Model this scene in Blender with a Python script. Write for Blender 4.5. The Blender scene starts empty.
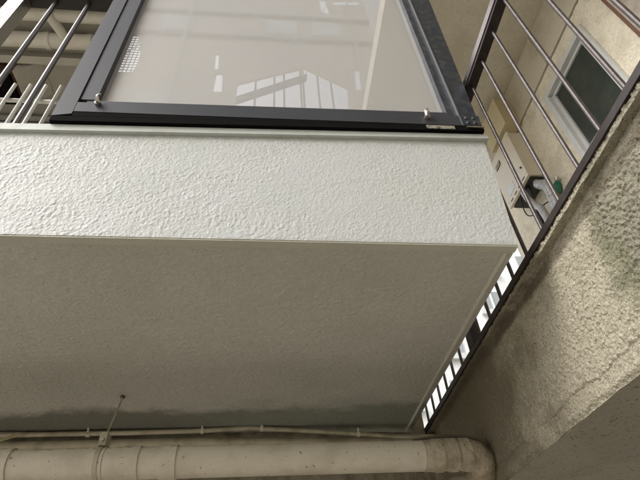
import bpy, bmesh, math, random
import numpy as np
from mathutils import Vector, Matrix, Euler
random.seed(7)
S = bpy.context.scene
COL = S.collection

# ------------------------------------------------------------------ camera
cam_d = bpy.data.cameras.new('camera')
cam = bpy.data.objects.new('camera', cam_d)
COL.objects.link(cam)
cam_d.sensor_width = 36.0
cam_d.lens = 36.0 * 483.0 / 640.0
cam_d.clip_start = 0.02
cam_d.clip_end = 500
pitch, yaw, roll = [math.radians(a) for a in (41.38, 7.506, -4.252)]
fw = Vector((math.sin(yaw) * math.cos(pitch), math.cos(yaw) * math.cos(pitch), math.sin(pitch)))
rt = fw.cross(Vector((0, 0, 1))).normalized()
up = rt.cross(fw)
r2 = rt * math.cos(roll) + up * math.sin(roll)
u2 = r2.cross(fw)
m = Matrix((r2, u2, -fw)).transposed().to_4x4()
m.translation = (0, 0, 1.6)
cam.matrix_world = m
S.camera = cam

# ------------------------------------------------------------------ sky, sun, exposure
SUN_EL, SUN_AZ = math.radians(41), math.radians(-120)     # azimuth measured from +Y towards +X
w = bpy.data.worlds.new('World')
S.world = w
w.use_nodes = True
nt = w.node_tree
bg = nt.nodes['Background']
sky = nt.nodes.new('ShaderNodeTexSky')
sky.sky_type = 'NISHITA'
sky.sun_disc = False
sky.sun_elevation = SUN_EL
sky.sun_rotation = SUN_AZ
sky.air_density = 1.0
sky.dust_density = 4.0
sky.ozone_density = 1.0
hs = nt.nodes.new('ShaderNodeHueSaturation')
hs.inputs['Saturation'].default_value = 0.28
nt.links.new(sky.outputs[0], hs.inputs['Color'])
nt.links.new(hs.outputs[0], bg.inputs['Color'])
bg.inputs['Strength'].default_value = 0.15
sun_d = bpy.data.lights.new('sun', 'SUN')
sun_d.energy = 0.5
sun_d.angle = math.radians(30)
sun_d.color = (1.0, 0.965, 0.9)
sun = bpy.data.objects.new('sun', sun_d)
COL.objects.link(sun)
sd = Vector((math.sin(SUN_AZ) * math.cos(SUN_EL), math.cos(SUN_AZ) * math.cos(SUN_EL), math.sin(SUN_EL)))
sun.rotation_euler = sd.to_track_quat('Z', 'Y').to_euler()
S.view_settings.view_transform = 'Standard'
S.view_settings.look = 'None'
S.view_settings.exposure = 1.08
S.view_settings.gamma = 1.0
S.render.engine = 'CYCLES'
S.cycles.max_bounces = 10
S.cycles.diffuse_bounces = 6

# ------------------------------------------------------------------ helpers
def link(o, parent=None):
    COL.objects.link(o)
    if parent: o.parent = parent
    return o

def thing(name, label, cat, loc=(0, 0, 0), group=None, parent=None):
    o = bpy.data.objects.new(name, None)
    o.empty_display_size = 0.1
    link(o)
    o.location = loc
    o['label'] = label; o['category'] = cat
    if group: o['group'] = group
    return o

def obj(name, bm, mat, parent=None, smooth=False, kind=None, label=None, bevel=0, segs=2):
    me = bpy.data.meshes.new(name)
    if bevel:
        es = [e for e in bm.edges if len(e.link_faces) == 2 and e.calc_face_angle(0) > 0.6]
        bmesh.ops.bevel(bm, geom=es, offset=bevel, segments=segs, affect='EDGES', profile=0.5)
    bm.normal_update()
    bm.to_mesh(me); bm.free()
    if mat: me.materials.append(mat)
    if smooth:
        me.polygons.foreach_set('use_smooth', [True] * len(me.polygons))
        try:
            me.set_sharp_from_angle(angle=math.radians(40))
        except Exception:
            pass
    o = bpy.data.objects.new(name, me)
    link(o, parent)
    if parent:
        o.matrix_parent_inverse = Matrix.Translation(-Vector(parent_loc(parent)))
    if kind: o['kind'] = kind
    if label: o['label'] = label
    return o

def parent_loc(p):
    return Vector((0, 0, 0)) if p.parent else Vector(p.location)

def tag(o, label, cat, group=None):
    o['label'] = label; o['category'] = cat
    if group: o['group'] = group
    return o

def box(bm, x0, x1, y0, y1, z0, z1):
    return hexa(bm, [(x0, y0, z0), (x1, y0, z0), (x1, y1, z0), (x0, y1, z0), (x0, y0, z1), (x1, y0, z1), (x1, y1, z1), (x0, y1, z1)])

def hexa(bm, p):
    v = [bm.verts.new(q) for q in p]
    for f in ((0, 3, 2, 1), (4, 5, 6, 7), (0, 1, 5, 4), (1, 2, 6, 5), (2, 3, 7, 6), (3, 0, 4, 7)):
        bm.faces.new([v[i] for i in f])
    return bm

def B(*a):
    return box(bmesh.new(), *a)

def tube(bm, pts, r, n=14, caps=True, rad=None):
    pts = [Vector(p) for p in pts]
    rings = []
    prev = None
    for i, p in enumerate(pts):
        t = (pts[min(i + 1, len(pts) - 1)] - pts[max(i - 1, 0)]).normalized()
        if prev is None:
            a = t.orthogonal().normalized()
        else:
            a = (prev - t * prev.dot(t)).normalized()
        prev = a
        b = t.cross(a)
        rr = rad[i] if rad else r
        rings.append([bm.verts.new(p + (a * math.cos(2 * math.pi * k / n) + b * math.sin(2 * math.pi * k / n)) * rr) for k in range(n)])
    for A, C in zip(rings, rings[1:]):
        for k in range(n):
            bm.faces.new((A[k], A[(k + 1) % n], C[(k + 1) % n], C[k]))
    if caps:
        bm.faces.new(rings[0][::-1]); bm.faces.new(rings[-1])
    return bm

def T(pts, r, n=14, **k):
    return tube(bmesh.new(), pts, r, n, **k)

def arc(p0, p1, p2, n=8):
    p0, p1, p2 = Vector(p0), Vector(p1), Vector(p2)
    return [p0.lerp(p1, t).lerp(p1.lerp(p2, t), t) for t in [i / n for i in range(n + 1)]]

rng = np.random.default_rng(5)
LAT = rng.random((256, 256))
def vnoise(x, y):
    xi = np.floor(x).astype(int); yi = np.floor(y).astype(int)
    fx = x - xi; fy = y - yi
    fx = fx * fx * (3 - 2 * fx); fy = fy * fy * (3 - 2 * fy)
    g = lambda i, j: LAT[i & 255, j & 255]
    return (g(xi, yi) * (1 - fx) + g(xi + 1, yi) * fx) * (1 - fy) + (g(xi, yi + 1) * (1 - fx) + g(xi + 1, yi + 1) * fx) * fy
def fbm(x, y, o=3, off=0):
    s = 0; a = 1; t = 0
    for i in range(o):
        s = s + a * vnoise(x * 2 ** i + 17.3 * i + off, y * 2 ** i + 9.1 * i + off * 2); t += a; a *= .55
    return s / t - .5
def sstep(a, b, x):
    t = np.clip((x - a) / (b - a), 0, 1); return t * t * (3 - 2 * t)

def sheet(name, c00, c10, c11, c01, nu, nv, disp, normal, mat, parent, smooth=True, split=None):
    """a plaster face as a dense bilinear grid pushed along `normal` by disp(u_metres, v_metres)"""
    c00, c10, c11, c01 = [np.array(c, float) for c in (c00, c10, c11, c01)]
    lu = np.linspace(0, 1, nu)
    if split: lu = np.interp(lu, (0, split[0], 1), (0, split[1], 1))     # finer mesh where the face is seen close
    U, V = np.meshgrid(lu, np.linspace(0, 1, nv))
    U3, V3 = U[..., None], V[..., None]
    P = c00 * (1 - U3) * (1 - V3) + c10 * U3 * (1 - V3) + c11 * U3 * V3 + c01 * (1 - U3) * V3
    h = disp(P)
    P = P + np.array(normal) * h[..., None]
    me = bpy.data.meshes.new(name)
    nF = (nu - 1) * (nv - 1)
    me.vertices.add(nu * nv); me.vertices.foreach_set('co', P.astype(np.float32).ravel())
    idx = np.arange(nu * nv).reshape(nv, nu)
    F = np.stack([idx[:-1, :-1], idx[:-1, 1:], idx[1:, 1:], idx[1:, :-1]], -1).reshape(-1, 4)
    n0 = np.cross(c10 - c00, c01 - c00)
    if n0 @ np.array(normal) < 0: F = F[:, ::-1]
    me.loops.add(nF * 4); me.loops.foreach_set('vertex_index', F.astype(np.int32).ravel())
    me.polygons.add(nF)
    me.polygons.foreach_set('loop_start', np.arange(0, nF * 4, 4, dtype=np.int32))
    me.polygons.foreach_set('use_smooth', [smooth] * nF)
    me.update(calc_edges=True); me.validate()
    me.materials.append(mat)
    o = bpy.data.objects.new(name, me)
    link(o, parent)
    if parent: o.matrix_parent_inverse = Matrix.Translation(-parent_loc(parent))
    return o

# ------------------------------------------------------------------ materials
def mat(name, col, rough=.6, metal=0, spec=.5, bump=None, var=None, coat=0, stains_shade=(), speck=None, nscale=1.0):
    """bump: list of (scale, distance, strength). var: (scale, darker colour, amount). stains: [(centre, radii, colour, amount, noise)]"""
    m = bpy.data.materials.new(name); m.use_nodes = True
    n = m.node_tree; p = n.nodes['Principled BSDF']
    p.inputs['Roughness'].default_value = rough
    p.inputs['Metallic'].default_value = metal
    p.inputs['Specular IOR Level'].default_value = spec
    p.inputs['Coat Weight'].default_value = coat; p.inputs['Coat IOR'].default_value = 2.3
    p.inputs['Coat Roughness'].default_value = .0
    tc = n.nodes.new('ShaderNodeTexCoord'); geo = tc.outputs['Object']
    rgb = n.nodes.new('ShaderNodeRGB'); rgb.outputs[0].default_value = (*col, 1)
    cur = rgb.outputs[0]
    def mix(cur, c, fac, mode='MIX'):
        x = n.nodes.new('ShaderNodeMix'); x.data_type = 'RGBA'; x.blend_type = mode
        n.links.new(fac, x.inputs[0]); n.links.new(cur, x.inputs[6]); x.inputs[7].default_value = (*c, 1)
        return x.outputs[2]
    def noise(scale, det=4, rgh=.6):
        x = n.nodes.new('ShaderNodeTexNoise'); x.inputs['Scale'].default_value = scale
        x.inputs['Detail'].default_value = det; x.inputs['Roughness'].default_value = rgh
        n.links.new(geo, x.inputs['Vector']); return x.outputs['Fac']
    def rmap(v, a, b, c, d):
        x = n.nodes.new('ShaderNodeMapRange'); x.interpolation_type = 'SMOOTHSTEP'
        n.links.new(v, x.inputs[0])
        for i, q in enumerate((a, b, c, d)): x.inputs[i + 1].default_value = q
        return x.outputs[0]
    if var:
        for (sc, c, am) in (var if isinstance(var, list) else [var]):
            cur = mix(cur, c, rmap(noise(sc, 5), .42, .68, 0, am))
    for (cen, rad, c, am, ns, *na) in stains_shade:  # soft patches: real stains, and shade painted into the colour
        na = na[0] if na else .55
        sub = n.nodes.new('ShaderNodeVectorMath'); sub.operation = 'SUBTRACT'
        n.links.new(geo, sub.inputs[0]); sub.inputs[1].default_value = cen
        dv = n.nodes.new('ShaderNodeVectorMath'); dv.operation = 'DIVIDE'
        n.links.new(sub.outputs[0], dv.inputs[0]); dv.inputs[1].default_value = rad
        ln = n.nodes.new('ShaderNodeVectorMath'); ln.operation = 'LENGTH'; n.links.new(dv.outputs[0], ln.inputs[0])
        ad = n.nodes.new('ShaderNodeMath'); ad.operation = 'ADD'
        n.links.new(ln.outputs['Value'], ad.inputs[0])
        n.links.new(rmap(noise(ns, 6, .65), .3, .7, -na, na), ad.inputs[1])
        cur = mix(cur, c, rmap(ad.outputs[0], .5, 1.2, am, 0))
    if speck:
        sc, c, th = speck
        cur = mix(cur, c, rmap(noise(sc, 2, .5), th, th + .06, 0, .85))
    n.links.new(cur, p.inputs['Base Color'])
    if bump:
        prev = None
        for (sc, dist, st) in bump:
            b = n.nodes.new('ShaderNodeBump'); b.inputs['Distance'].default_value = dist; b.inputs['Strength'].default_value = st
            n.links.new(noise(sc, 3, .55), b.inputs['Height'])
            if prev: n.links.new(prev, b.inputs['Normal'])
            prev = b.outputs[0]
        n.links.new(prev, p.inputs['Normal'])
    return m

M = {}
M['white_plaster'] = mat('white_plaster', (.565, .588, .582), .5, spec=.4, bump=[(150, .0030, .6), (330, .001, .5)], var=[(5, (.53, .56, .54), .5), (1.4, (.55, .575, .55), .6)], stains_shade=[((-.2, 1.02, 2.985), (4, .4, .022), (.40, .41, .37), .45, 30, .5), ((-.2, 1.02, 2.50), (4, .4, .014), (.42, .42, .37), .4, 25, .5)])  # darker strips along the top and bottom edges of the face
M['white_cap'] = mat('white_cap', (.54, .58, .55), .5, bump=[(40, .003, .4)], var=(20, (.46, .48, .43), .6))
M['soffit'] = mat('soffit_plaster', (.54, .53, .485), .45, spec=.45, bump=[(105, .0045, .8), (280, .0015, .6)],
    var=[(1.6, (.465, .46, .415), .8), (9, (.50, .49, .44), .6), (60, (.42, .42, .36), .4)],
    stains_shade=[((-.25, 2.31, 2.5), (9, .15, 1), (.115, .115, .088), .8, 5, .3), ((.35, 2.33, 2.5), (.9, .26, 1), (.27, .30, .255), .5, 3, .3)])  # dark rear band is haunch shade painted in, with a greenish patch
M['soffit_strip'] = mat('soffit_strip', (.50, .49, .42), .55, bump=[(90, .002, .4)], var=(6, (.43, .42, .355), .6), stains_shade=[((-.25, 2.31, 2.5), (9, .15, 1), (.15, .15, .115), .8, 5, .3)])  # same rear band of painted haunch shade as the soffit
M['bead_paint'] = mat('bead_paint', (.66, .65, .57), .5, bump=[(60, .002, .4)], var=(9, (.5, .49, .42), .6))
M['beam'] = mat('beam_stucco', (.52, .48, .375), .8, spec=.3, bump=[(130, .010, 1.0), (300, .004, .9)],
    var=[(4, (.43, .395, .30), .6), (50, (.40, .365, .275), .5), (150, (.20, .175, .12), .55)],
    stains_shade=[((.82, .76, 2.33), (.4, .13, .22), (.19, .19, .125), .55, 14, .35), ((.82, .83, 2.31), (.4, .05, .13), (.15, .16, .085), .5, 18, .5), ((.82, .42, 2.33), (.4, .40, .4), (.30, .28, .22), .6, 8, .3),
            ((.82, 2.05, 2.25), (.5, .72, .6), (.15, .125, .08), .8, 5, .3), ((.82, 1.9, 2.475), (1, 1.0, .028), (.15, .12, .08), .6, 16, .4),  # far end browned for stain and falling light; thin strip paints nosing shade
            ((.82, .8, 2.47), (1, .9, .022), (.13, .105, .07), .7, 14, .3)])  # shade line below the nosing, put into the colour
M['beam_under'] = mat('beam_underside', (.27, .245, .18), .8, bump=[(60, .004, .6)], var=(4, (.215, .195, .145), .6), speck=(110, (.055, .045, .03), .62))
M['wall_cream'] = mat('wall_cream', (.84, .78, .64), .85, spec=.2, bump=[(70, .006, .9), (220, .003, .6)], var=[(8, (.56, .5, .38), .5), (90, (.42, .36, .25), .35)])
M['wall_smooth'] = mat('wall_smooth', (.62, .575, .47), .8, bump=[(120, .002, .4)], var=(4, (.46, .41, .31), .6))
M['upper_ceiling'] = mat('upper_ceiling', (.42, .40, .35), .85, bump=[(70, .004, .8)], var=[(5, (.35, .335, .29), .5)])
M['ceiling'] = mat('ceiling_paint', (.64, .60, .49), .8, bump=[(110, .0025, .5)], var=[(3, (.46, .43, .33), .6), (50, (.46, .42, .33), .4)])
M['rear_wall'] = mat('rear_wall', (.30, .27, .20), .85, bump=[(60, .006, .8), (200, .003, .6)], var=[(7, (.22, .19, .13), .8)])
M['pipe'] = mat('painted_pipe', (.60, .56, .46), .5, spec=.35, bump=[(28, .005, .4), (150, .002, .6)], var=[(9, (.45, .41, .32), .6)], speck=(75, (.24, .18, .10), .68),
    stains_shade=[((0, 1.80, 2.245), (9, .09, .036), (.15, .11, .065), .7, 45, .35)])  # brown top edge: grime plus shading painted along the pipe
M['pale_pipe'] = mat('pale_pipe', (.68, .66, .59), .45, bump=[(30, .004, .4)], var=[(9, (.58, .55, .47), .6)])
M['upper_wall'] = mat('upper_wall', (.50, .48, .42), .8, bump=[(80, .003, .5)], var=(5, (.40, .38, .33), .6))
M['pipe_old'] = mat('wrapped_pipe', (.44, .39, .29), .6, bump=[(28, .012, .9), (120, .004, .6)], var=[(10, (.24, .19, .12), .85)], speck=(60, (.14, .10, .06), .64))
M['conduit'] = mat('conduit_paint', (.46, .42, .31), .5, bump=[(60, .002, .4)], var=[(14, (.28, .25, .17), .8)])
M['joint'] = mat('dark_fitting', (.10, .08, .055), .8)  # even dark brown for the hanger socket and cable stub
M['frame'] = mat('anodised_frame', (.042, .044, .053), .5, metal=.1, spec=.4, var=(5, (.052, .054, .062), .5))
M['frame_right'] = mat('anodised_frame_worn', (.022, .028, .040), .45, metal=.1, var=[(30, (.085, .085, .085), .6)], bump=[(140, .0008, .4)])
M['matte_black'] = mat('matte_black', (.006, .006, .006), .85, spec=.05)  # near black, for the painted shade under the panel and the box base
M['rusty'] = mat('chipped_paint', (.32, .30, .24), .85, var=[(70, (.035, .03, .025), 1.0)], bump=[(90, .004, .8)])
M['bright_bead'] = mat('bright_bead', (.35, .36, .38), .35, metal=.8)
M['steel'] = mat('stainless', (.62, .6, .57), .28, metal=1.0, var=[(60, (.32, .24, .16), .6)])
M['pane'] = mat('white_acrylic', (.445, .442, .43), .5, spec=.3, coat=1.0, var=(1.2, (.475, .468, .45), .6))
M['bar_chrome'] = mat('dark_satin_metal', (.20, .19, .19), .3, metal=.9)
M['bar_dark'] = mat('dark_rail', (.02, .016, .016), .5, metal=.2)
M['post_metal'] = mat('post_metal', (.62, .62, .62), .34, metal=1.0)
M['rod_mauve'] = mat('mauve_satin_rod', (.115, .103, .102), .46, metal=.8, bump=[(60, .0015, .4)], var=[(45, (.06, .045, .042), .5)])
M['rail_brown'] = mat('brown_rail', (.024, .017, .017), .45, metal=.1, spec=.35, var=[(25, (.045, .034, .033), .6)])
M['rail_top'] = mat('satin_top_rail', (.24, .22, .23), .35, metal=.9)
M['white_rod'] = mat('white_coated_rod', (.74, .74, .70), .35, spec=.5)
M['white_alu'] = mat('pale_aluminium', (.66, .67, .66), .4, metal=.15, spec=.5, var=(20, (.55, .56, .55), .5))
M['dark_gap'] = mat('dark_gap', (.02, .018, .016), .8)
M['glass_dark'] = mat('window_glass', (.026, .036, .032), .18, spec=.5, var=[(2.5, (.06, .07, .058), .6)])
M['heater'] = mat('heater_casing', (.72, .65, .53), .32, spec=.5, var=(8, (.64, .57, .45), .3))
M['ebox'] = mat('meter_box', (.62, .54, .34), .5, var=(7, (.54, .46, .28), .5))
M['black_rubber'] = mat('black_rubber', (.02, .02, .02), .5)
M['lagging'] = mat('silver_lagging', (.52, .52, .52), .4, metal=.3, bump=[(45, .006, .9)], var=(30, (.34, .34, .34), .6))
M['copper'] = mat('copper_pipe', (.36, .16, .09), .4, metal=.7)
M['green_valve'] = mat('green_tape', (.03, .20, .11), .5, bump=[(90, .003, .6)])
M['brown_box'] = mat('brown_box', (.07, .038, .022), .6)
M['brown_trim'] = mat('brown_trim', (.15, .075, .045), .6, var=(12, (.08, .045, .03), .7))
M['grey_render'] = mat('grey_render', (.36, .33, .28), .85, bump=[(60, .004, .6)], var=[(9, (.52, .48, .42), .8), (6, (.22, .14, .10), .6)])
M['ground'] = mat('concrete_ground', (.36, .33, .28), .85, bump=[(40, .01, .5)], var=[(1.5, (.26, .24, .20), .7)])
M['far_white'] = mat('far_facade', (.80, .81, .79), .7, var=(2, (.74, .77, .74), .5))
M['far_dark'] = mat('far_window', (.34, .36, .36), .2)
M['far_tile'] = mat('far_panel', (.62, .66, .63), .5)
M['opposite'] = mat('opposite_render', (.60, .53, .45), .85, bump=[(30, .01, .5)], var=(1, (.52, .46, .38), .6))
M['annex'] = mat('annex_paint', (.78, .76, .72), .8, var=(.6, (.70, .68, .63), .6))
M['opposite_steel'] = mat('stair_steel', (.16, .16, .16), .6)

# ------------------------------------------------------------------ ground
g = obj('ground', B(-60, 60, -60, 60, -.2, 0), M['ground']); g['kind'] = 'structure'

# ------------------------------------------------------------------ the white balcony (parapet, cap, slab)
bal = thing('balcony', 'white stippled plaster balcony with smooth grey beige underside, filling the middle', 'balcony', (0, 1.2, 2.5))
XL = -2.6
def lx(p, q, x):                                    # line p-q continued to x
    t = (x - p[0]) / (q[0] - p[0]); return tuple(p[i] + (q[i] - p[i]) * t for i in range(3))
eR, eL = (.722, 1.024, 2.500), lx((.722, 1.024, 2.500), (-.728, 1.024, 2.517), XL)
cR, cL = (.765, 1.024, 3.004), lx((.765, 1.024, 3.004), (-.889, 1.024, 2.964), XL)
def d_par(P):
    x, z = P[..., 0], P[..., 2]
    xr, zr = x * .83 + z * .56, z * .83 - x * .56
    h = fbm(xr * 150, zr * 150, 2) * .0009 + np.maximum(vnoise(zr * 120 + 3, xr * 120) - .45, 0) * .0012
    h = h * (1.0 + .55 * sstep(.3, .7, fbm(x * 5, z * 7, 2, 4) + .5)) + fbm(x * 9, z * 14, 2, 6) * .002
    rough = sstep(.5, -.8, x)
    h = h * (.6 + .6 * rough)
    # two thin trowel streaks across the stipple
    for (x0, z0, x1, z1, wd) in ((-.53, 2.53, -.22, 2.74, .006), (-.22, 2.74, .03, 2.735, .007), (-.02, 2.69, .26, 2.775, .005), (.26, 2.775, .36, 2.78, .005)):
        dx, dz = x1 - x0, z1 - z0
        t = np.clip(((x - x0) * dx + (z - z0) * dz) / (dx * dx + dz * dz), 0, 1)
        dd = np.hypot(x - x0 - t * dx, z - z0 - t * dz)
        k = np.exp(-(dd / wd) ** 2)
        h = h * (1 - .4 * k) + .0003 * k
    edge = np.minimum(sstep(0, .02, P[..., 2] - 2.50), 1)
    return h * edge
sheet('parapet_face', eL, eR, cR, cL, 1250, 250, d_par, (0, -1, 0), M['white_plaster'], bal, split=(.2, .48))
bm = bmesh.new()
hexa(bm, [(XL, 1.03, 2.545), (.716, 1.03, 2.507), (.716, 1.12, 2.507), (XL, 1.12, 2.545), (XL, 1.03, 2.95), (.757, 1.03, 3.0), (.757, 1.12, 3.0), (XL, 1.12, 2.95)])
obj('parapet_core', bm, M['white_plaster'], bal)
def d_end(P): return fbm(P[..., 1] * 75, P[..., 2] * 75, 2) * .004 * sstep(0, .01, P[..., 1] - 1.024)
sheet('parapet_end', (.722, 1.024, 2.5), (.722, 1.13, 2.5), (.765, 1.13, 3.004), (.765, 1.024, 3.004), 30, 120, d_end, (1, 0, 0), M['white_plaster'], bal)
bm = bmesh.new()      # cap ledge, slightly out of level like the real one
a, b = lx((.765, 1, 3.002), (-.889, 1, 2.962), XL)[2], 3.002
c, d = lx((.766, 1, 3.026), (-.9, 1, 2.994), XL)[2], 3.026
hexa(bm, [(XL, 1.010, a), (.778, 1.010, b), (.778, 1.14, b), (XL, 1.14, a), (XL, 1.010, c), (.778, 1.010, d), (.778, 1.14, d), (XL, 1.14, c)])
obj('cap', bm, M['white_cap'], bal, bevel=.004)
# underside
bR, bL = (.739, 2.53, 2.500), lx((.735, 2.528, 2.5), (-1.25, 2.386, 2.5), XL)
def d_sof(P):
    x, y = P[..., 0], P[..., 1]
    xr, yr = x * .83 + y * .56, y * .83 - x * .56
    h = fbm(xr * 100, yr * 100, 2, 3) * .0024 + np.maximum(vnoise(yr * 75, xr * 75 + 7) - .55, 0) * .0032
    h = h + (vnoise(x * 2.2, y * 2.4) - .5) * .006
    k = np.exp(-((x + .621) ** 2 + (y - 2.028) ** 2) / .006 ** 2)
    h = h - .012 * k
    h = h * sstep(0, .03, y - 1.024) * sstep(0, .03, .735 - x)
    return h
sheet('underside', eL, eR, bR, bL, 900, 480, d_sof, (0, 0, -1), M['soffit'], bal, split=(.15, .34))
bm = bmesh.new()
hexa(bm, [(XL, 1.0255, eL[2] - .005), (.7215, 1.0255, 2.495), (.7215, 1.052, 2.4945), (XL, 1.052, eL[2] - .006), (XL, 1.0255, eL[2] + .01), (.7215, 1.0255, 2.51), (.7215, 1.052, 2.51), (XL, 1.052, eL[2] + .01)])
obj('front_edge_strip', bm, M['soffit_strip'], bal, bevel=.002)
bm = bmesh.new()
hexa(bm, [(.691, 1.054, 2.4925), (.698, 1.054, 2.4925), (.709, 2.50, 2.4925), (.702, 2.50, 2.4925), (.691, 1.054, 2.51), (.698, 1.054, 2.51), (.709, 2.50, 2.51), (.702, 2.50, 2.51)])
obj('drip_bead', bm, M['bead_paint'], bal, bevel=.0018)
bm = bmesh.new()
hexa(bm, [(XL, 1.13, 2.55), (.716, 1.13, 2.512), (.733, 2.52, 2.512), (XL, 2.35, 2.55), (XL, 1.13, 2.66), (.716, 1.13, 2.66), (.733, 2.52, 2.66), (XL, 2.35, 2.66)])
obj('slab', bm, M['wall_smooth'], bal)

# ------------------------------------------------------------------ rear wall under and above the balcony
rw = thing('rear_wall', 'rough beige rendered back wall behind the big drain pipe', 'wall', (0, 2.6, 0))
def d_rw(P): return fbm(P[..., 0] * 30, P[..., 2] * 30, 3) * .02
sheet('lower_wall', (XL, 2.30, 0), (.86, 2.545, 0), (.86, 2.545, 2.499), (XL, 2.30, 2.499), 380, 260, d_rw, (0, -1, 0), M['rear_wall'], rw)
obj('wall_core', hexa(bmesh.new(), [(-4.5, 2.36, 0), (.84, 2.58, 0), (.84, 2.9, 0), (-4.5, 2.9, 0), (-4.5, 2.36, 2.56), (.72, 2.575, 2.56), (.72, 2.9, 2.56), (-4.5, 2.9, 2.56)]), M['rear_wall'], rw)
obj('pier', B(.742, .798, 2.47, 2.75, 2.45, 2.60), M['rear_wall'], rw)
obj('upper_wall', hexa(bmesh.new(), [(-4, 2.5, 2.68), (.70, 2.5, 2.68), (.70, 2.7, 2.68), (-4, 2.7, 2.68), (-4, 2.5, 5.12), (.70, 2.5, 5.12), (.70, 2.7, 5.12), (-4, 2.7, 5.12)]), M['upper_wall'], rw)
# a shutter head on the upper wall: pale rails with dark tracks between
for nm, mt, z0, z1, y0 in (('shutter_rail', 'white_alu', 5.045, 5.075, 2.44), ('shutter_track', 'dark_gap', 4.99, 5.043, 2.47), ('shutter_rail', 'white_alu', 4.965, 4.988, 2.44), ('shutter_track', 'dark_gap', 4.86, 4.89, 2.47), ('shutter_rail', 'white_alu', 4.80, 4.858, 2.46)):
    obj(nm, B(-3.6, -1.2, y0, 2.499, z0, z1), M[mt], rw)

# ------------------------------------------------------------------ upper balcony (seen from below, through the left bars)
ub = thing('upper_balcony', 'beige ceiling slab of the next balcony up, behind the left bars', 'balcony', (0, 1.8, 5.1))
obj('slab', B(-4, .70, 1.02, 2.7, 5.125, 5.28), M['upper_ceiling'], ub)
obj('beam', B(-4, .70, 1.90, 1.96, 5.04, 5.124), M['upper_wall'], ub)
obj('beam', B(-4, .70, 1.03, 1.40, 4.95, 5.124), M['upper_wall'], ub)
obj('parapet', B(-4, .75, 1.02, 1.12, 5.282, 5.75), M['white_plaster'], ub)
bm = T([(-4, 1.60, 5.06), (.2, 1.60, 5.06)], .042, 20)
cp1 = obj('ceiling_pipe', bm, M['pale_pipe'], None, True); tag(cp1, 'plain pale pipe under the upper ceiling, higher of the two in the photo', 'pipe', 'pipes under the upper ceiling')
cp2 = thing('ceiling_pipe', 'pale jointed pipe with a branch, lower in the photo of two behind the left bars', 'pipe', (-1.5, 1.76, 5.0), 'pipes under the upper ceiling')
obj('pipe', T([(-4, 1.775, 5.045), (.2, 1.775, 5.045)], .055, 22), M['pale_pipe'], cp2, True)
for x in (-1.62, -1.33, -1.08): obj('collar', T([(x, 1.775, 5.045), (x + .035, 1.775, 5.045)], .061, 22), M['pale_pipe'], cp2, True, bevel=.003)
obj('branch', T(arc((-1.47, 1.775, 5.045), (-1.49, 1.70, 5.03), (-1.55, 1.55, 5.03)), .034, 16), M['pale_pipe'], cp2, True)
hb = thing('hanging_box', 'dark brown box with black underside, hung under ceiling behind leftmost bar', 'box', (-2.1, 2.1, 5.0))
obj('casing', B(-2.4, -1.90, 1.98, 2.26, 4.965, 5.12), M['brown_box'], hb, bevel=.006)
obj('base', B(-2.38, -1.92, 2.00, 2.24, 4.93, 4.964), M['matte_black'], hb)
obj('side_plate', hexa(bmesh.new(), [(-1.898, 1.98, 4.965), (-1.89, 1.98, 4.965), (-1.89, 2.26, 4.965), (-1.898, 2.26, 4.965), (-1.898, 1.98, 5.12), (-1.74, 1.98, 5.12), (-1.74, 2.26, 5.12), (-1.898, 2.26, 5.12)]), M['upper_wall'], hb)

# ------------------------------------------------------------------ left railing
lr = thing('balcony_railing', 'satin metal balcony railing with round bars and square post, top left', 'railing', (-1.1, 1.07, 3.0))
def bar_mesh(z0, z1, r, n=14):
    bm = T([(0, 0, z0), (0, 0, z1)], r, n); me = bpy.data.meshes.new('baluster'); bm.to_mesh(me); bm.free()
    me.polygons.foreach_set('use_smooth', [True] * len(me.polygons)); me.set_sharp_from_angle(angle=.7); return me
me = bar_mesh(2.99, 4.056, .0105); me.materials.append(M['bar_chrome'])
for x in (-.895, -1.045, -1.345, -1.495, -1.645):
    o = bpy.data.objects.new('baluster', me); link(o, lr); o.location = Vector((x, 1.07, 0)) - lr.location
obj('post', B(-1.232, -1.168, 1.045, 1.10, 2.99, 4.056), M['post_metal'], lr, bevel=.004)
obj('top_rail', B(-2.4, -.69, 1.035, 1.105, 4.058, 4.10), M['bar_dark'], lr, bevel=.006)

# white coated rack with free-standing prongs behind the cap
wr = thing('drying_rack', 'low white coated rack of short upright prongs beside the grey panel frame', 'rack', (-1, 1.13, 3.0))
me = bar_mesh(2.99, 3.405, .0068, 12); me.materials.append(M['white_rod'])
for i in range(9):
    o = bpy.data.objects.new('prong', me); link(o, wr); o.location = Vector((-.852 - .0585 * i, 1.12, 0)) - wr.location
obj('crossbar', T([(-1.5, 1.135, 3.32), (-.79, 1.135, 3.313)], .0085, 12), M['white_rod'], wr, True)

# ------------------------------------------------------------------ framed white panel
pn = thing('screen_panel', 'large glossy white privacy panel in charcoal aluminium frame on the parapet', 'panel', (0, 1.0, 3.03))
ZT = 4.42
obj('pane', B(-.640, .668, 1.030, 1.036, 3.13, ZT - .02), M['pane'], pn)
obj('outer_stile', hexa(bmesh.new(), [(-.742, .998, 3.03), (-.680, .998, 3.045), (-.680, 1.045, 3.045), (-.742, 1.045, 3.03), (-.742, .998, ZT), (-.686, .998, ZT), (-.686, 1.045, ZT), (-.742, 1.045, ZT)]), M['frame'], pn, bevel=.0025)
obj('inner_stile', hexa(bmesh.new(), [(-.6785, 1.003, 3.139), (-.623, 1.003, 3.139), (-.623, 1.045, 3.139), (-.6785, 1.045, 3.139), (-.6845, 1.003, ZT), (-.623, 1.003, ZT), (-.623, 1.045, ZT), (-.6845, 1.045, ZT)]), M['frame'], pn, bevel=.002)
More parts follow.
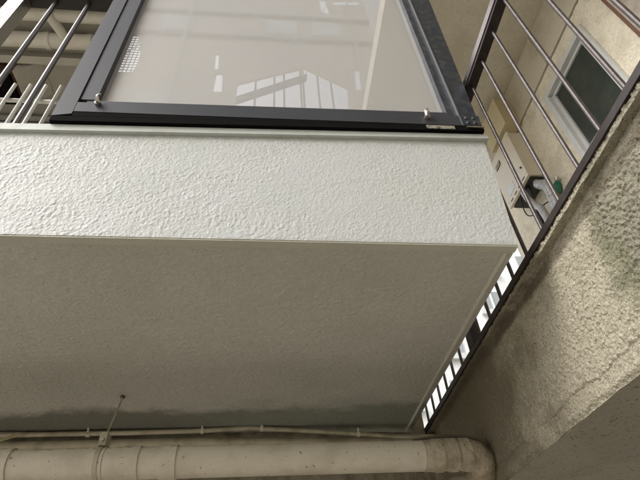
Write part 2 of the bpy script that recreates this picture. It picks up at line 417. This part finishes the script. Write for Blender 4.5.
obj('bottom_rail', hexa(bmesh.new(), [(-.677, .996, 3.056), (.688, .996, 3.056), (.688, 1.04, 3.056), (-.677, 1.04, 3.056), (-.677, .996, 3.110), (.688, .996, 3.118), (.688, 1.04, 3.118), (-.677, 1.04, 3.110)]), M['frame'], pn, bevel=.003)
obj('bottom_bead', hexa(bmesh.new(), [(-.654, 1.006, 3.112), (.651, 1.006, 3.120), (.651, 1.04, 3.120), (-.654, 1.04, 3.112), (-.654, 1.006, 3.136), (.651, 1.006, 3.150), (.651, 1.04, 3.150), (-.654, 1.04, 3.136)]), M['frame'], pn, bevel=.002)
obj('right_stile', B(.652, .688, 1.004, 1.045, 3.120, ZT), M['frame_right'], pn, bevel=.002)
obj('bright_bead', B(.6885, .6925, .994, 1.04, 3.056, ZT), M['bright_bead'], pn)
obj('right_outer_stile', hexa(bmesh.new(), [(.693, .998, 3.056), (.757, .998, 3.056), (.757, 1.045, 3.056), (.693, 1.045, 3.056), (.693, .998, ZT), (.806, .998, ZT), (.806, 1.045, ZT), (.693, 1.045, ZT)]), M['frame_right'], pn, bevel=.002)
obj('base_shade_strip', hexa(bmesh.new(), [(-.740, .9975, 3.001), (.765, .9975, 3.0285), (.765, 1.05, 3.0285), (-.740, 1.05, 3.001), (-.740, .9975, 3.028), (.765, .9975, 3.0555), (.765, 1.05, 3.0555), (-.740, 1.05, 3.028)]), M['matte_black'], pn)  # black strip standing in for the shadow below the frame
obj('base_shade_filler', hexa(bmesh.new(), [(-.676, .9972, 3.0305), (.545, .9972, 3.050), (.545, 1.04, 3.050), (-.676, 1.04, 3.0305), (-.676, .9972, 3.0557), (.545, .9972, 3.0557), (.545, 1.04, 3.0557), (-.676, 1.04, 3.0557)]), M['matte_black'], pn)  # fills the rest of that shadow band with black up to the rail
obj('top_rail', B(-.742, .806, .997, 1.046, ZT + .001, ZT + .06), M['frame'], pn, bevel=.003)
obj('chipped_strip', B(.55, .655, .9945, .9973, 3.030, 3.049), M['rusty'], pn)
cpl = obj('corner_plate', hexa(bmesh.new(), [(.700, .994, 3.058), (.762, .994, 3.058), (.762, .9975, 3.058), (.700, .9975, 3.058), (.700, .994, 3.116), (.765, .994, 3.116), (.765, .9975, 3.116), (.700, .9975, 3.116)]), M['frame_right'], pn)
for x in (.714, .742):
    for z in (3.072, 3.101):
        bm = bmesh.new(); bmesh.ops.create_uvsphere(bm, u_segments=12, v_segments=8, radius=.008, matrix=Matrix.Translation((x, .994, z)) @ Matrix.Diagonal((1, .6, 1, 1)))
        obj('rivet', bm, M['frame_right'], cpl, True)
obj('foot_plate', B(.700, .766, .990, 1.012, 3.040, 3.047), M['steel'], pn, bevel=.001)
for x, z in ((-.607, 3.100), (.561, 3.093)):
    s = obj('latch', T([(x, .9955, z), (x, .985, z)], .011, 14), M['steel'], pn, True, bevel=.001)
    obj('bolt', T([(x, .9848, z), (x, .972, z + .012)], .0065, 6), M['steel'], s)
    obj('hook', T(arc((x - .004, .985, z + .006), (x - .008, .972, z + .028), (x + .006, .978, z + .034)), .0035, 8), M['steel'], s, True)

# ------------------------------------------------------------------ right concrete beam with its stucco face
be = thing('concrete_beam', 'weathered cream stucco edge beam with crack and moss stain on the right', 'beam', (.9, 1.0, 2.06))
CR = np.array([(-2, 2.15), (.55, 2.145), (.80, 2.13), (.903, 2.118), (.98, 2.122), (1.02, 2.112), (1.09, 2.104), (1.14, 2.120), (1.239, 2.122), (1.33, 2.108), (1.407, 2.117), (1.607, 2.110), (1.9, 2.115), (3, 2.11)])
def d_beam(P):
    y, z = P[..., 1], P[..., 2]
    yr, zr = y * .8 + z * .6, z * .8 - y * .6
    h = fbm(yr * 85, zr * 85, 3, 2) * .0065 + np.maximum(vnoise(zr * 140, yr * 140) - .5, 0) * .009
    coarse = sstep(.86, .79, y + fbm(y * 12, z * 12, 2, 3) * .06)
    h = h + coarse * (np.maximum(vnoise(yr * 160, zr * 160 + 5) - .35, 0) * .012 + .001)
    line = np.interp(y, CR[:, 0], CR[:, 1]) + fbm(y * 26, z * 0 + 3, 4) * .026
    below = sstep(.002, -.002, z - line)
    h = h * (1 - .45 * below) - .0035 * below
    h = h - np.exp(-((z - line) / .0018) ** 2) * .0025
    lump = np.exp(-(((y - 1.03) / .035) ** 2 + ((z - 2.105) / .010) ** 2))
    h = h + lump * np.maximum(fbm(y * 70, z * 70, 1, 9) + .15, 0) * .03
    # hollow under the nosing and a ragged arris at the bottom
    h = h * (1 - .6 * sstep(2.43, 2.47, z - .031 * (1.3 - y)))
    h = h - .008 * sstep(2.078, 2.062, z + fbm(y * 35, y * 0, 3, 4) * .012)
    return h
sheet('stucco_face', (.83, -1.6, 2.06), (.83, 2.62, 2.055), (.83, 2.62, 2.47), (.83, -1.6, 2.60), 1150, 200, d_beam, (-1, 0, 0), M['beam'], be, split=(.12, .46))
def d_nos(P):
    y, z = P[..., 1], P[..., 2]
    return fbm(y * 130, z * 130 + P[..., 0] * 55, 2, 1) * .009
def rz(y, o): return 2.5765 - .031 * y + o          # the rail and the nosing fall slightly towards the back
Y0, Y1 = -1.6, 2.60
sheet('nosing', (.808, Y0, rz(Y0, -.047)), (.808, Y1, rz(Y1, -.047)), (.808, Y1, rz(Y1, -.0245)), (.808, Y0, rz(Y0, -.0245)), 1500, 12, d_nos, (-1, 0, 0), M['beam'], be, split=(.1, .44))
sheet('nosing_underside', (.845, Y0, rz(Y0, -.047)), (.845, Y1, rz(Y1, -.047)), (.803, Y1, rz(Y1, -.047)), (.803, Y0, rz(Y0, -.047)), 1250, 14, lambda P: fbm(P[..., 1] * 70, P[..., 0] * 70, 2, 4) * .006, (0, 0, -1), M['beam'], be)
obj('nosing_core', hexa(bmesh.new(), [(.814, Y0, rz(Y0, -.044)), (.9, Y0, rz(Y0, -.044)), (.9, Y1, rz(Y1, -.044)), (.814, Y1, rz(Y1, -.044)), (.814, Y0, rz(Y0, -.025)), (.9, Y0, rz(Y0, -.025)), (.9, Y1, rz(Y1, -.025)), (.814, Y1, rz(Y1, -.025))]), M['beam'], be)
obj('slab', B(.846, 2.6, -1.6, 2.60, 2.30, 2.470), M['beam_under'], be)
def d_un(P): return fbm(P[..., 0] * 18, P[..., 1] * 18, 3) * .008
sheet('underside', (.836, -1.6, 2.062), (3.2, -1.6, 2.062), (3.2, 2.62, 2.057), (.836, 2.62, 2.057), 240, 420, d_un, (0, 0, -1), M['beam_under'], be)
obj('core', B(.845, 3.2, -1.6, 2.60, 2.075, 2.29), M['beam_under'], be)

# ------------------------------------------------------------------ right railing
rr = thing('gallery_railing', 'brown metal railing of thin mauve rods running along the right stucco beam', 'railing', (.82, 1.0, 2.5))
obj('bottom_rail', hexa(bmesh.new(), [(.801, -1.2, rz(-1.2, -.0235)), (.833, -1.2, rz(-1.2, -.0235)), (.833, 2.58, rz(2.58, -.0235)), (.801, 2.58, rz(2.58, -.0235)), (.801, -1.2, rz(-1.2, 0)), (.833, -1.2, rz(-1.2, 0)), (.833, 2.58, rz(2.58, 0)), (.801, 2.58, rz(2.58, 0))]), M['rail_brown'], rr, bevel=.002)
obj('top_rail', B(.790, .838, -1.2, 2.62, 3.375, 3.408), M['rail_top'], rr, bevel=.004)
obj('top_rail_channel', B(.794, .834, -1.2, 2.62, 3.360, 3.3745), M['rail_brown'], rr)
me = bar_mesh(0, 1, .0064, 14); me.materials.append(M['rod_mauve'])
y = .545 - .118 * 9
while y < 2.6:
    if y > -1.1:
        o = bpy.data.objects.new('rod', me); link(o, rr); o.location = Vector((.817, y, rz(y, -.004))) - rr.location; o.scale.z = 3.3595 - rz(y, -.004)
    y += .118
for y in (1.665, -.6):
    obj('post', B(.800, .834, y - .02, y + .02, rz(y - .02, .001), 3.3595), M['rail_brown'], rr, bevel=.002)

# ------------------------------------------------------------------ right gallery: wall, ceiling, window
gw = thing('gallery_wall', 'cream rough rendered wall with sliding window behind the right railing', 'wall', (2, 1.2, 2.5))
XW = 1.95
def d_gw(P): return fbm(P[..., 1] * 40, P[..., 2] * 40, 2) * .008
# wall face pieces round the window opening y 1.24..1.79, z 3.55..4.57
WY0, WY1, WZ0, WZ1 = 1.245, 1.785, 3.45, 4.575
for (y0, y1, z0, z1) in ((-.8, WY0, 2.52, 4.73), (WY1, 2.77, 2.52, 4.73), (WY0, WY1, WZ1, 4.73), (WY0, WY1, 2.52, WZ0)):
    sheet('render_face', (XW, y0, z0), (XW, y1, z0), (XW, y1, z1), (XW, y0, z1), max(4, int((y1 - y0) / .012)), max(4, int((z1 - z0) / .010)), d_gw, (-1, 0, 0), M['wall_cream'], gw)
for (y0, y1) in ((-.8, 1.598), (1.604, 2.77)):
    obj('lintel_panel', B(XW - .012, XW + .1, y0, y1, 4.738, 5.129), M['wall_smooth'], gw, bevel=.003)
obj('core', B(XW + .15, XW + .3, -.8, 2.77, 2.52, 5.129), M['wall_smooth'], gw)
obj('end_face', B(XW + .004, XW + .16, 2.772, 2.79, 2.52, 5.129), M['wall_smooth'], gw)
gws = M['wall_cream']
for a in ((XW + .004, XW + .149, WY0 - .02, WY0, WZ0, WZ1), (XW + .004, XW + .149, WY1, WY1 + .02, WZ0, WZ1), (XW + .004, XW + .149, WY0, WY1, WZ1, WZ1 + .02)):
    obj('reveal', B(*a), gws, gw)
fm = M['white_alu']
bm = bmesh.new()
box(bm, 1.925, 2.05, WY0 + .001, WY0 + .06, WZ0, WZ1 - .001)
box(bm, 1.925, 2.05, WY1 - .045, WY1 - .001, WZ0, WZ1 - .001)
box(bm, 1.925, 2.05, WY0 + .0605, WY1 - .0455, WZ1 - .045, WZ1 - .001)
wd = obj('window', bm, fm, gw, bevel=.002)
def wbox(nm, y0, y1, z0, z1, x0, x1, mt=fm, bv=.002): return obj(nm, B(x0, x1, y0, y1, z0, z1), mt, wd, bevel=bv)
wbox('sash', WY0 + .0615, WY0 + .085, WZ0, WZ1 - .047, 1.955, 1.985)
wbox('sash', WY1 - .075, WY1 - .047, WZ0, WZ1 - .047, 1.955, 1.985)
wbox('sash', WY0 + .0855, WY1 - .0755, WZ1 - .075, WZ1 - .047, 1.955, 1.985)
wbox('sash', WY0 + .0855, WY1 - .0755, 3.90, 3.935, 1.955, 1.985)
wbox('glass', WY0 + .0855, WY1 - .0755, 3.9355, WZ1 - .0755, 1.968, 1.974, M['glass_dark'], 0)
wbox('glass', WY0 + .0855, WY1 - .0755, WZ0, 3.8995, 1.968, 1.974, M['glass_dark'], 0)
gc = obj('gallery_ceiling', B(.78, 2.3, -.9, 2.79, 5.131, 5.30), M['ceiling'])
tag(gc, 'flat drab beige ceiling over the right gallery, above the railing top rail', 'ceiling')
pl = thing('pilaster', 'mottled grey pilaster edged by a brown strip in the top right corner', 'pilaster', (1.9, .8, 2.6))
obj('brown_strip', B(1.905, 1.9395, 1.016, 1.044, 2.53, 5.12), M['brown_trim'], pl, bevel=.002)
obj('shaft', B(1.89, 1.9395, .3, 1.0155, 2.53, 5.12), M['grey_render'], pl, bevel=.003)

# water heater
wh = thing('water_heater', 'cream wall mounted gas water heater with pipes below, right of the parapet corner', 'water heater', (1.87, 2.28, 4.12))
obj('casing', B(1.815, 1.948, 2.125, 2.455, 4.135, 4.63), M['heater'], wh, bevel=.010, segs=3)
obj('front_cover', B(1.797, 1.8145, 2.118, 2.462, 4.128, 4.637), M['heater'], wh, bevel=.007, segs=3)
obj('bottom_plate', B(1.825, 1.94, 2.14, 2.44, 4.118, 4.134), M['black_rubber'], wh)
ex = obj('exhaust_grille', B(1.7935, 1.7965, 2.335, 2.415, 4.505, 4.555), M['black_rubber'], wh, bevel=.001)
for k in range(3): obj('louvre', B(1.790, 1.7932, 2.34, 2.41, 4.512 + .015 * k, 4.517 + .015 * k), M['heater'], ex)
for k in range(4): obj('intake_slot', B(1.7945, 1.7966, 2.16 + k * .07, 2.20 + k * .07, 4.150, 4.158), M['black_rubber'], wh)
obj('label_plate', B(1.7950, 1.7968, 2.30, 2.40, 4.20, 4.27), M['white_alu'], wh)
for (y, z) in ((2.135, 4.60), (2.445, 4.60), (2.135, 4.16), (2.445, 4.17)): obj('screw', T([(1.7965, y, z), (1.7935, y, z)], .005, 8), M['steel'], wh)
obj('knob', T([(1.796, 2.15, 4.24), (1.788, 2.15, 4.24)], .008, 10), M['black_rubber'], wh, True)
eb = thing('meter_box', 'plain mustard beige meter box fixed high above the cream water heater', 'box', (1.87, 2.23, 4.7))
obj('casing', B(1.815, 1.935, 2.09, 2.385, 4.715, 5.045), M['ebox'], eb, bevel=.004)
obj('cover', B(1.803, 1.8145, 2.085, 2.39, 4.710, 5.050), M['ebox'], eb, bevel=.003)
# pipes under the heater
lp = thing('lagged_pipe', 'bulky silver grey lagged water pipe hanging under the heater', 'pipe', (1.86, 2.2, 4.1))
pts = arc((1.87, 2.17, 4.13), (1.87, 2.165, 4.06), (1.86, 2.12, 4.03)) + arc((1.86, 2.12, 4.03), (1.86, 2.07, 3.99), (1.865, 2.09, 3.88))[1:] + [(1.87, 2.11, 3.6), (1.87, 2.12, 2.6)]
random.seed(3)
obj('lagging', T(pts, .028, 14, rad=[.016 + .016 * min(1, i / 4) + random.uniform(-.006, .006) for i in range(len(pts))]), M['lagging'], lp, True)
obj('lagging', T(arc((1.83, 2.28, 4.13), (1.83, 2.27, 3.98), (1.85, 2.22, 3.90)) + [(1.86, 2.2, 3.6), (1.87, 2.2, 2.6)], .026, 14), M['lagging'], lp, True)
for q in ((1.862, 2.105, 4.015), (1.866, 2.092, 3.87)): obj('tie', T([q, (q[0], q[1] - .004, q[2] - .012)], .034, 12), M['black_rubber'], lp, True)
obj('nut', T([(1.87, 2.17, 4.118), (1.87, 2.168, 4.085)], .02, 6), M['steel'], lp)
cu = thing('copper_pipe', 'thin reddish copper gas pipe with green taped valve on the cream wall', 'pipe', (1.92, 2.1, 3.9))
obj('pipe', T(arc((1.87, 2.13, 3.86), (1.92, 2.10, 3.86), (1.93, 2.085, 3.93)) + [(1.93, 2.075, 3.99)], .009, 10), M['copper'], cu, True)
obj('pipe', T([(1.87, 2.13, 3.86), (1.88, 2.14, 2.6)], .009, 10), M['copper'], cu, True)
obj('valve', T([(1.925, 2.10, 3.905), (1.925, 2.085, 3.935), (1.925, 2.065, 3.97), (1.925, 2.05, 3.985)], .02, 10, rad=[.016, .028, .024, .014]), M['green_valve'], cu, True)
obj('valve_handle', B(1.905, 1.914, 2.03, 2.10, 3.955, 3.975), M['green_valve'], cu, bevel=.002)
obj('valve_cap', T([(1.925, 2.05, 3.985), (1.925, 2.035, 4.01)], .014, 10), M['steel'], cu, True)
bc = obj('black_cable', T(arc((1.85, 2.36, 4.13), (1.80, 2.40, 3.86), (1.86, 2.20, 3.90), 14) + arc((1.86, 2.20, 3.90), (1.90, 2.10, 3.92), (1.90, 2.14, 3.70), 10)[1:] + [(1.92, 2.14, 2.6)], .0045, 8), M['black_rubber'], None, True)
tag(bc, 'thin black cable looping down from the underside of the heater', 'cable')
bh = obj('drain_hose', T(arc((1.85, 2.24, 4.13), (1.84, 2.23, 4.05), (1.85, 2.26, 3.99)) + [(1.87, 2.30, 3.8), (1.9, 2.32, 2.6)], .016, 12), M['black_rubber'], None, True)
tag(bh, 'short fat black hose under the heater, behind the silver lagged pipe', 'hose')
ve = thing('vent_cap', 'small round beige vent stub low on the cream wall by the parapet corner', 'vent', (1.9, 2.55, 3.75))
obj('sleeve', T([(1.949, 2.56, 3.74), (1.90, 2.56, 3.74)], .035, 18), M['heater'], ve, True, bevel=.003)
obj('mouth', T([(1.8995, 2.56, 3.74), (1.897, 2.56, 3.74)], .024, 16), M['black_rubber'], ve)

# ------------------------------------------------------------------ drain pipe and conduits under the balcony
def px(x, y, z): return (x, y, z)
dp = thing('drain_pipe', 'thick beige painted drain pipe running level under the balcony, wrapped at its elbow', 'pipe', (0, 2.3, 2.28))
YC, ZC, R0 = 1.82, 2.164, .0525
def pz(x): return ZC - .006 * (x + .1)
obj('pipe', T([(x, YC, pz(x)) for x in (-.871, -.5, -.2, .2, .56)], R0, 40), M['pipe'], dp, True)
obj('pipe_end_length', T([(-2.6, YC, pz(-2.6)), (-.8715, YC, pz(-.87))], R0 + .0045, 40), M['pipe'], dp, True, bevel=.002)
for (xa, xb, dr) in ((-.571, -.566, .0025), (-.506, -.448, .0035), (-.379, -.322, .0045)):
    obj('collar', T([(xa, YC, pz(xa)), (xb, YC, pz(xb))], R0 + dr, 40), M['pipe'], dp, True, bevel=.0012)
random.seed(11)
pts = [(.5605 + .02 * i, YC, pz(.56)) for i in range(9)] + arc((.735, YC, pz(.7)), (.805, YC - .002, pz(.7) - .003), (.800, YC + .12, pz(.7) - .06), 10)
obj('wrapped_elbow', T(pts, R0, 36, rad=[R0 + .001 + random.uniform(-.0015, .003) for _ in pts]), M['pipe_old'], dp, True)
for x in (.60, .655, .705): obj('tape_edge', T([(x, YC, pz(.56)), (x + .03, YC, pz(.56))], R0 + .0055, 36), M['pipe_old'], dp, True, bevel=.0015)
lo = thing('lower_elbow', 'pale pipe bend just under the wrapped end of the drain pipe', 'pipe', (.7, 1.95, 2.05))
obj('bend', T(arc((.62, 1.96, 2.02), (.70, 1.95, 2.12), (.82, 1.95, 2.075), 10), .034, 24), M['pipe'], lo, True)
hg = thing('pipe_hanger', 'painted rod and clamp hanging the drain pipe from a hole in the soffit', 'hanger', (-.62, 2.03, 2.5))
obj('rod', T([(-.621, 2.028, 2.510), (-.619, 2.01, 2.47), (-.588, 1.83, 2.27)], .0038, 8), M['conduit'], hg, True)
obj('socket', T([(-.621, 2.026, 2.5025), (-.621, 2.026, 2.494)], .0095, 10), M['joint'], hg)
obj('clamp', B(-.599, -.574, 1.795, 1.845, 2.222, 2.268), M['conduit'], hg, bevel=.003)
obj('clamp_bolt', T([(-.586, 1.794, 2.240), (-.586, 1.787, 2.240)], .006, 6), M['steel'], hg)
obj('strap', T([(-.594, YC, pz(-.7)), (-.579, YC, pz(-.7))], R0 + .0028, 40), M['conduit'], hg, True)
ca = thing('conduit', 'thin painted conduit with clips, upper of two above the drain pipe', 'conduit', (0, 2.4, 2.48), 'conduits above the drain pipe')
pl_ = [(-2.6, 2.30, 2.470), (-1.25, 2.375, 2.480), (-.95, 2.38, 2.480), (-.665, 2.38, 2.478), (-.33, 2.39, 2.483), (-.098, 2.395, 2.492), (.147, 2.40, 2.476), (.434, 2.40, 2.452), (.643, 2.40, 2.431), (.86, 2.40, 2.428)]
obj('tube', T(pl_, .0115, 12), M['conduit'], ca, True)
for (x, y, z) in ((-.85, 2.385, 2.480), (-.325, 2.39, 2.483), (-.04, 2.396, 2.490), (.434, 2.40, 2.452)):
    cl = obj('clip', T([(x - .008, y, z), (x + .008, y, z)], .016, 12), M['pipe'], ca, True)
    obj('clip_screw', T([(x, y - .012, z + .004), (x, y - .020, z + .022)], .004, 8), M['pipe'], cl, True)
cb = thing('conduit', 'thicker painted conduit, lower of two, close above the drain pipe', 'conduit', (0, 2.4, 2.43), 'conduits above the drain pipe')
obj('tube', T([(-2.6, 2.32, 2.432), (-1.2, 2.385, 2.432), (-.33, 2.395, 2.430), (.4, 2.405, 2.412), (.86, 2.41, 2.400)], .021, 16), M['conduit'], cb, True)
st = obj('strap', hexa(bmesh.new(), [(-1.30, 2.27, 2.385), (-1.29, 2.27, 2.375), (-1.13, 2.345, 2.472), (-1.145, 2.345, 2.48), (-1.30, 2.275, 2.385), (-1.29, 2.275, 2.375), (-1.13, 2.35, 2.472), (-1.145, 2.35, 2.48)]), M['ebox'])
tag(st, 'short slanted yellowish strap over the two conduits at the left edge', 'strap')
cs = obj('cable_stub', T(arc((.54, 1.84, 2.222), (.70, 1.80, 2.240), (.80, 1.80, 2.20)) + [(.818, 1.82, 2.17)], .006, 8), M['joint'], None, True)
tag(cs, 'dark cable lying over the wrapped elbow of the drain pipe', 'cable')

# ------------------------------------------------------------------ pale building seen far off between the railing rods
fb = thing('pale_building', 'pale apartment block glimpsed in bright slits between railing and soffit', 'building', (5, 9, 0))
obj('wall', B(1.5, 12, 9.0, 12, 0, 11.5), M['far_white'], fb)
mes = {}
def share(nm, bmf, mt):
    if nm not in mes:
        me = bpy.data.meshes.new(nm); b_ = bmf(); b_.to_mesh(me); b_.free(); me.materials.append(mt); mes[nm] = me
    o = bpy.data.objects.new(nm, mes[nm]); return o
for i in range(7):
    for j in range(8):
        o = share('window', lambda: B(-.24, .24, -.03, .0, 0, .50), M['far_dark']); link(o, fb); o.location = Vector((2.6 + i * 1.25, 8.998, 2.0 + j * 1.1)) - fb.location
        o2 = share('sill', lambda: B(-.36, .36, -.10, -.032, -.14, -.02), M['far_tile']); link(o2, o)
        o3 = share('mullion', lambda: B(-.02, .02, -.05, -.031, 0, .50), M['far_white']); link(o3, o)

# ------------------------------------------------------------------ stair tower across the gap, behind the camera (mirrored in the panel)
ob = thing('stair_tower', 'beige stair tower across the gap, only seen mirrored in the white panel', 'building', (0, -3.6, 0))
bm = bmesh.new()
YO = -3.5
def loop(pts):
    vs = [bm.verts.new((x, YO, z)) for x, z in pts]
    return [bm.edges.new((vs[i], vs[(i + 1) % len(vs)])) for i in range(len(vs))]
E_ = loop([(-4.1, 0), (2.45, 0), (2.45, 16.2), (-4.1, 16.2)])
E_ += loop([(-3.42, 11.15), (-2.98, 11.25), (-2.94, 11.9), (-3.20, 12.95), (-3.42, 12.95)])
hole = [(-.78, 9.85), (1.50, 9.85), (1.58, 10.98), (.66, 11.76), (-.78, 10.95)]
E_ += loop(hole)
E_ += loop([(-1.27, 10.6), (-1.08, 10.6), (-1.12, 11.35), (-1.25, 11.35)])
E_ += loop([(-1.31, 11.5), (-1.23, 11.5), (-1.26, 12.2), (-1.34, 12.2)])
E_ += loop([(1.22, 14.7), (1.42, 14.6), (1.36, 15.5), (1.22, 15.6)])
E_ += loop([(1.6, 15.2), (2.3, 15.3), (2.3, 15.6), (1.6, 15.5)])
E_ += loop([(1.76, 10.9), (1.88, 10.9), (1.92, 11.8), (1.82, 11.8)])
bmesh.ops.triangle_fill(bm, use_beauty=True, use_dissolve=False, edges=E_)
r = bmesh.ops.extrude_face_region(bm, geom=list(bm.faces))
for v in [e for e in r['geom'] if isinstance(e, bmesh.types.BMVert)]: v.co.y -= .06
bmesh.ops.recalc_face_normals(bm, faces=bm.faces)
obj('wall', bm, M['opposite'], ob)
sg = M['opposite_steel']
obj('stair_stringer', hexa(bmesh.new(), [(-.9, -3.9, 10.70), (.75, -3.9, 11.84), (.75, -3.8, 11.84), (-.9, -3.8, 10.70), (-.9, -3.9, 10.88), (.75, -3.9, 12.02), (.75, -3.8, 12.02), (-.9, -3.8, 10.88)]), sg, ob)
obj('stair_stringer', hexa(bmesh.new(), [(.9, -3.9, 9.95), (1.6, -3.9, 10.32), (1.6, -3.8, 10.32), (.9, -3.8, 9.95), (.9, -3.9, 10.10), (1.6, -3.9, 10.45), (1.6, -3.8, 10.45), (.9, -3.8, 10.10)]), sg, ob)
for x in (-.42, .0, .22, .60, .66, 1.0, 1.3):
    obj('baluster', B(x - .022, x + .022, -3.88, -3.84, 9.7, 12.3), sg, ob)
obj('annex_wall', B(2.46, 6.5, -3.9, -3.7, 0, 17.5), M['annex'], ob)
for z in (12.9, 14.1): obj('ledge', B(-4.05, 2.44, -3.499, -3.40, z, z + .06), M['grey_render'], ob)
obj('downpipe', T([(1.95, -3.44, 0), (1.95, -3.44, 16)], .035, 12), M['pipe'], ob, True)
obj('downpipe', T([(-2.1, -3.42, 0), (-2.1, -3.42, 15)], .04, 12), M['pipe'], ob, True)
for (x, z) in ((-2.75, 13.2), (-.2, 13.25), (-2.75, 9.6), (.9, 13.25)):
    wf = obj('window', B(x, x + .75, -3.499, -3.46, z, z + .75), M['white_alu'], ob)
    obj('pane', B(x + .05, x + .70, -3.459, -3.455, z + .05, z + .70), M['far_tile'], wf)
for (x0, z0, x1, z1) in ((-3.9, 10.4, -1.6, 14.8), (.2, 12.2, 1.9, 15.9), (-1.9, 15.6, .9, 12.3)):
    obj('stay_cable', T([(x0, -3.36, z0), (x1, -3.36, z1)], .012, 8), M['white_alu'], ob, True)
# lattice balcony screen fixed to the tower's left edge
ls = thing('lattice_screen', 'small lattice balcony screen at the left of the mirrored stair tower', 'screen', (-3.2, -3.75, 11))
for k in range(22): obj('slat', B(-3.6, -2.8, -3.596, -3.590, 11.0 + k * .11, 11.032 + k * .11), M['opposite_steel'], ls)
for k in range(9): obj('mullion', B(-3.6 + k * .085, -3.58 + k * .085, -3.589, -3.583, 10.98, 13.4), M['opposite_steel'], ls)
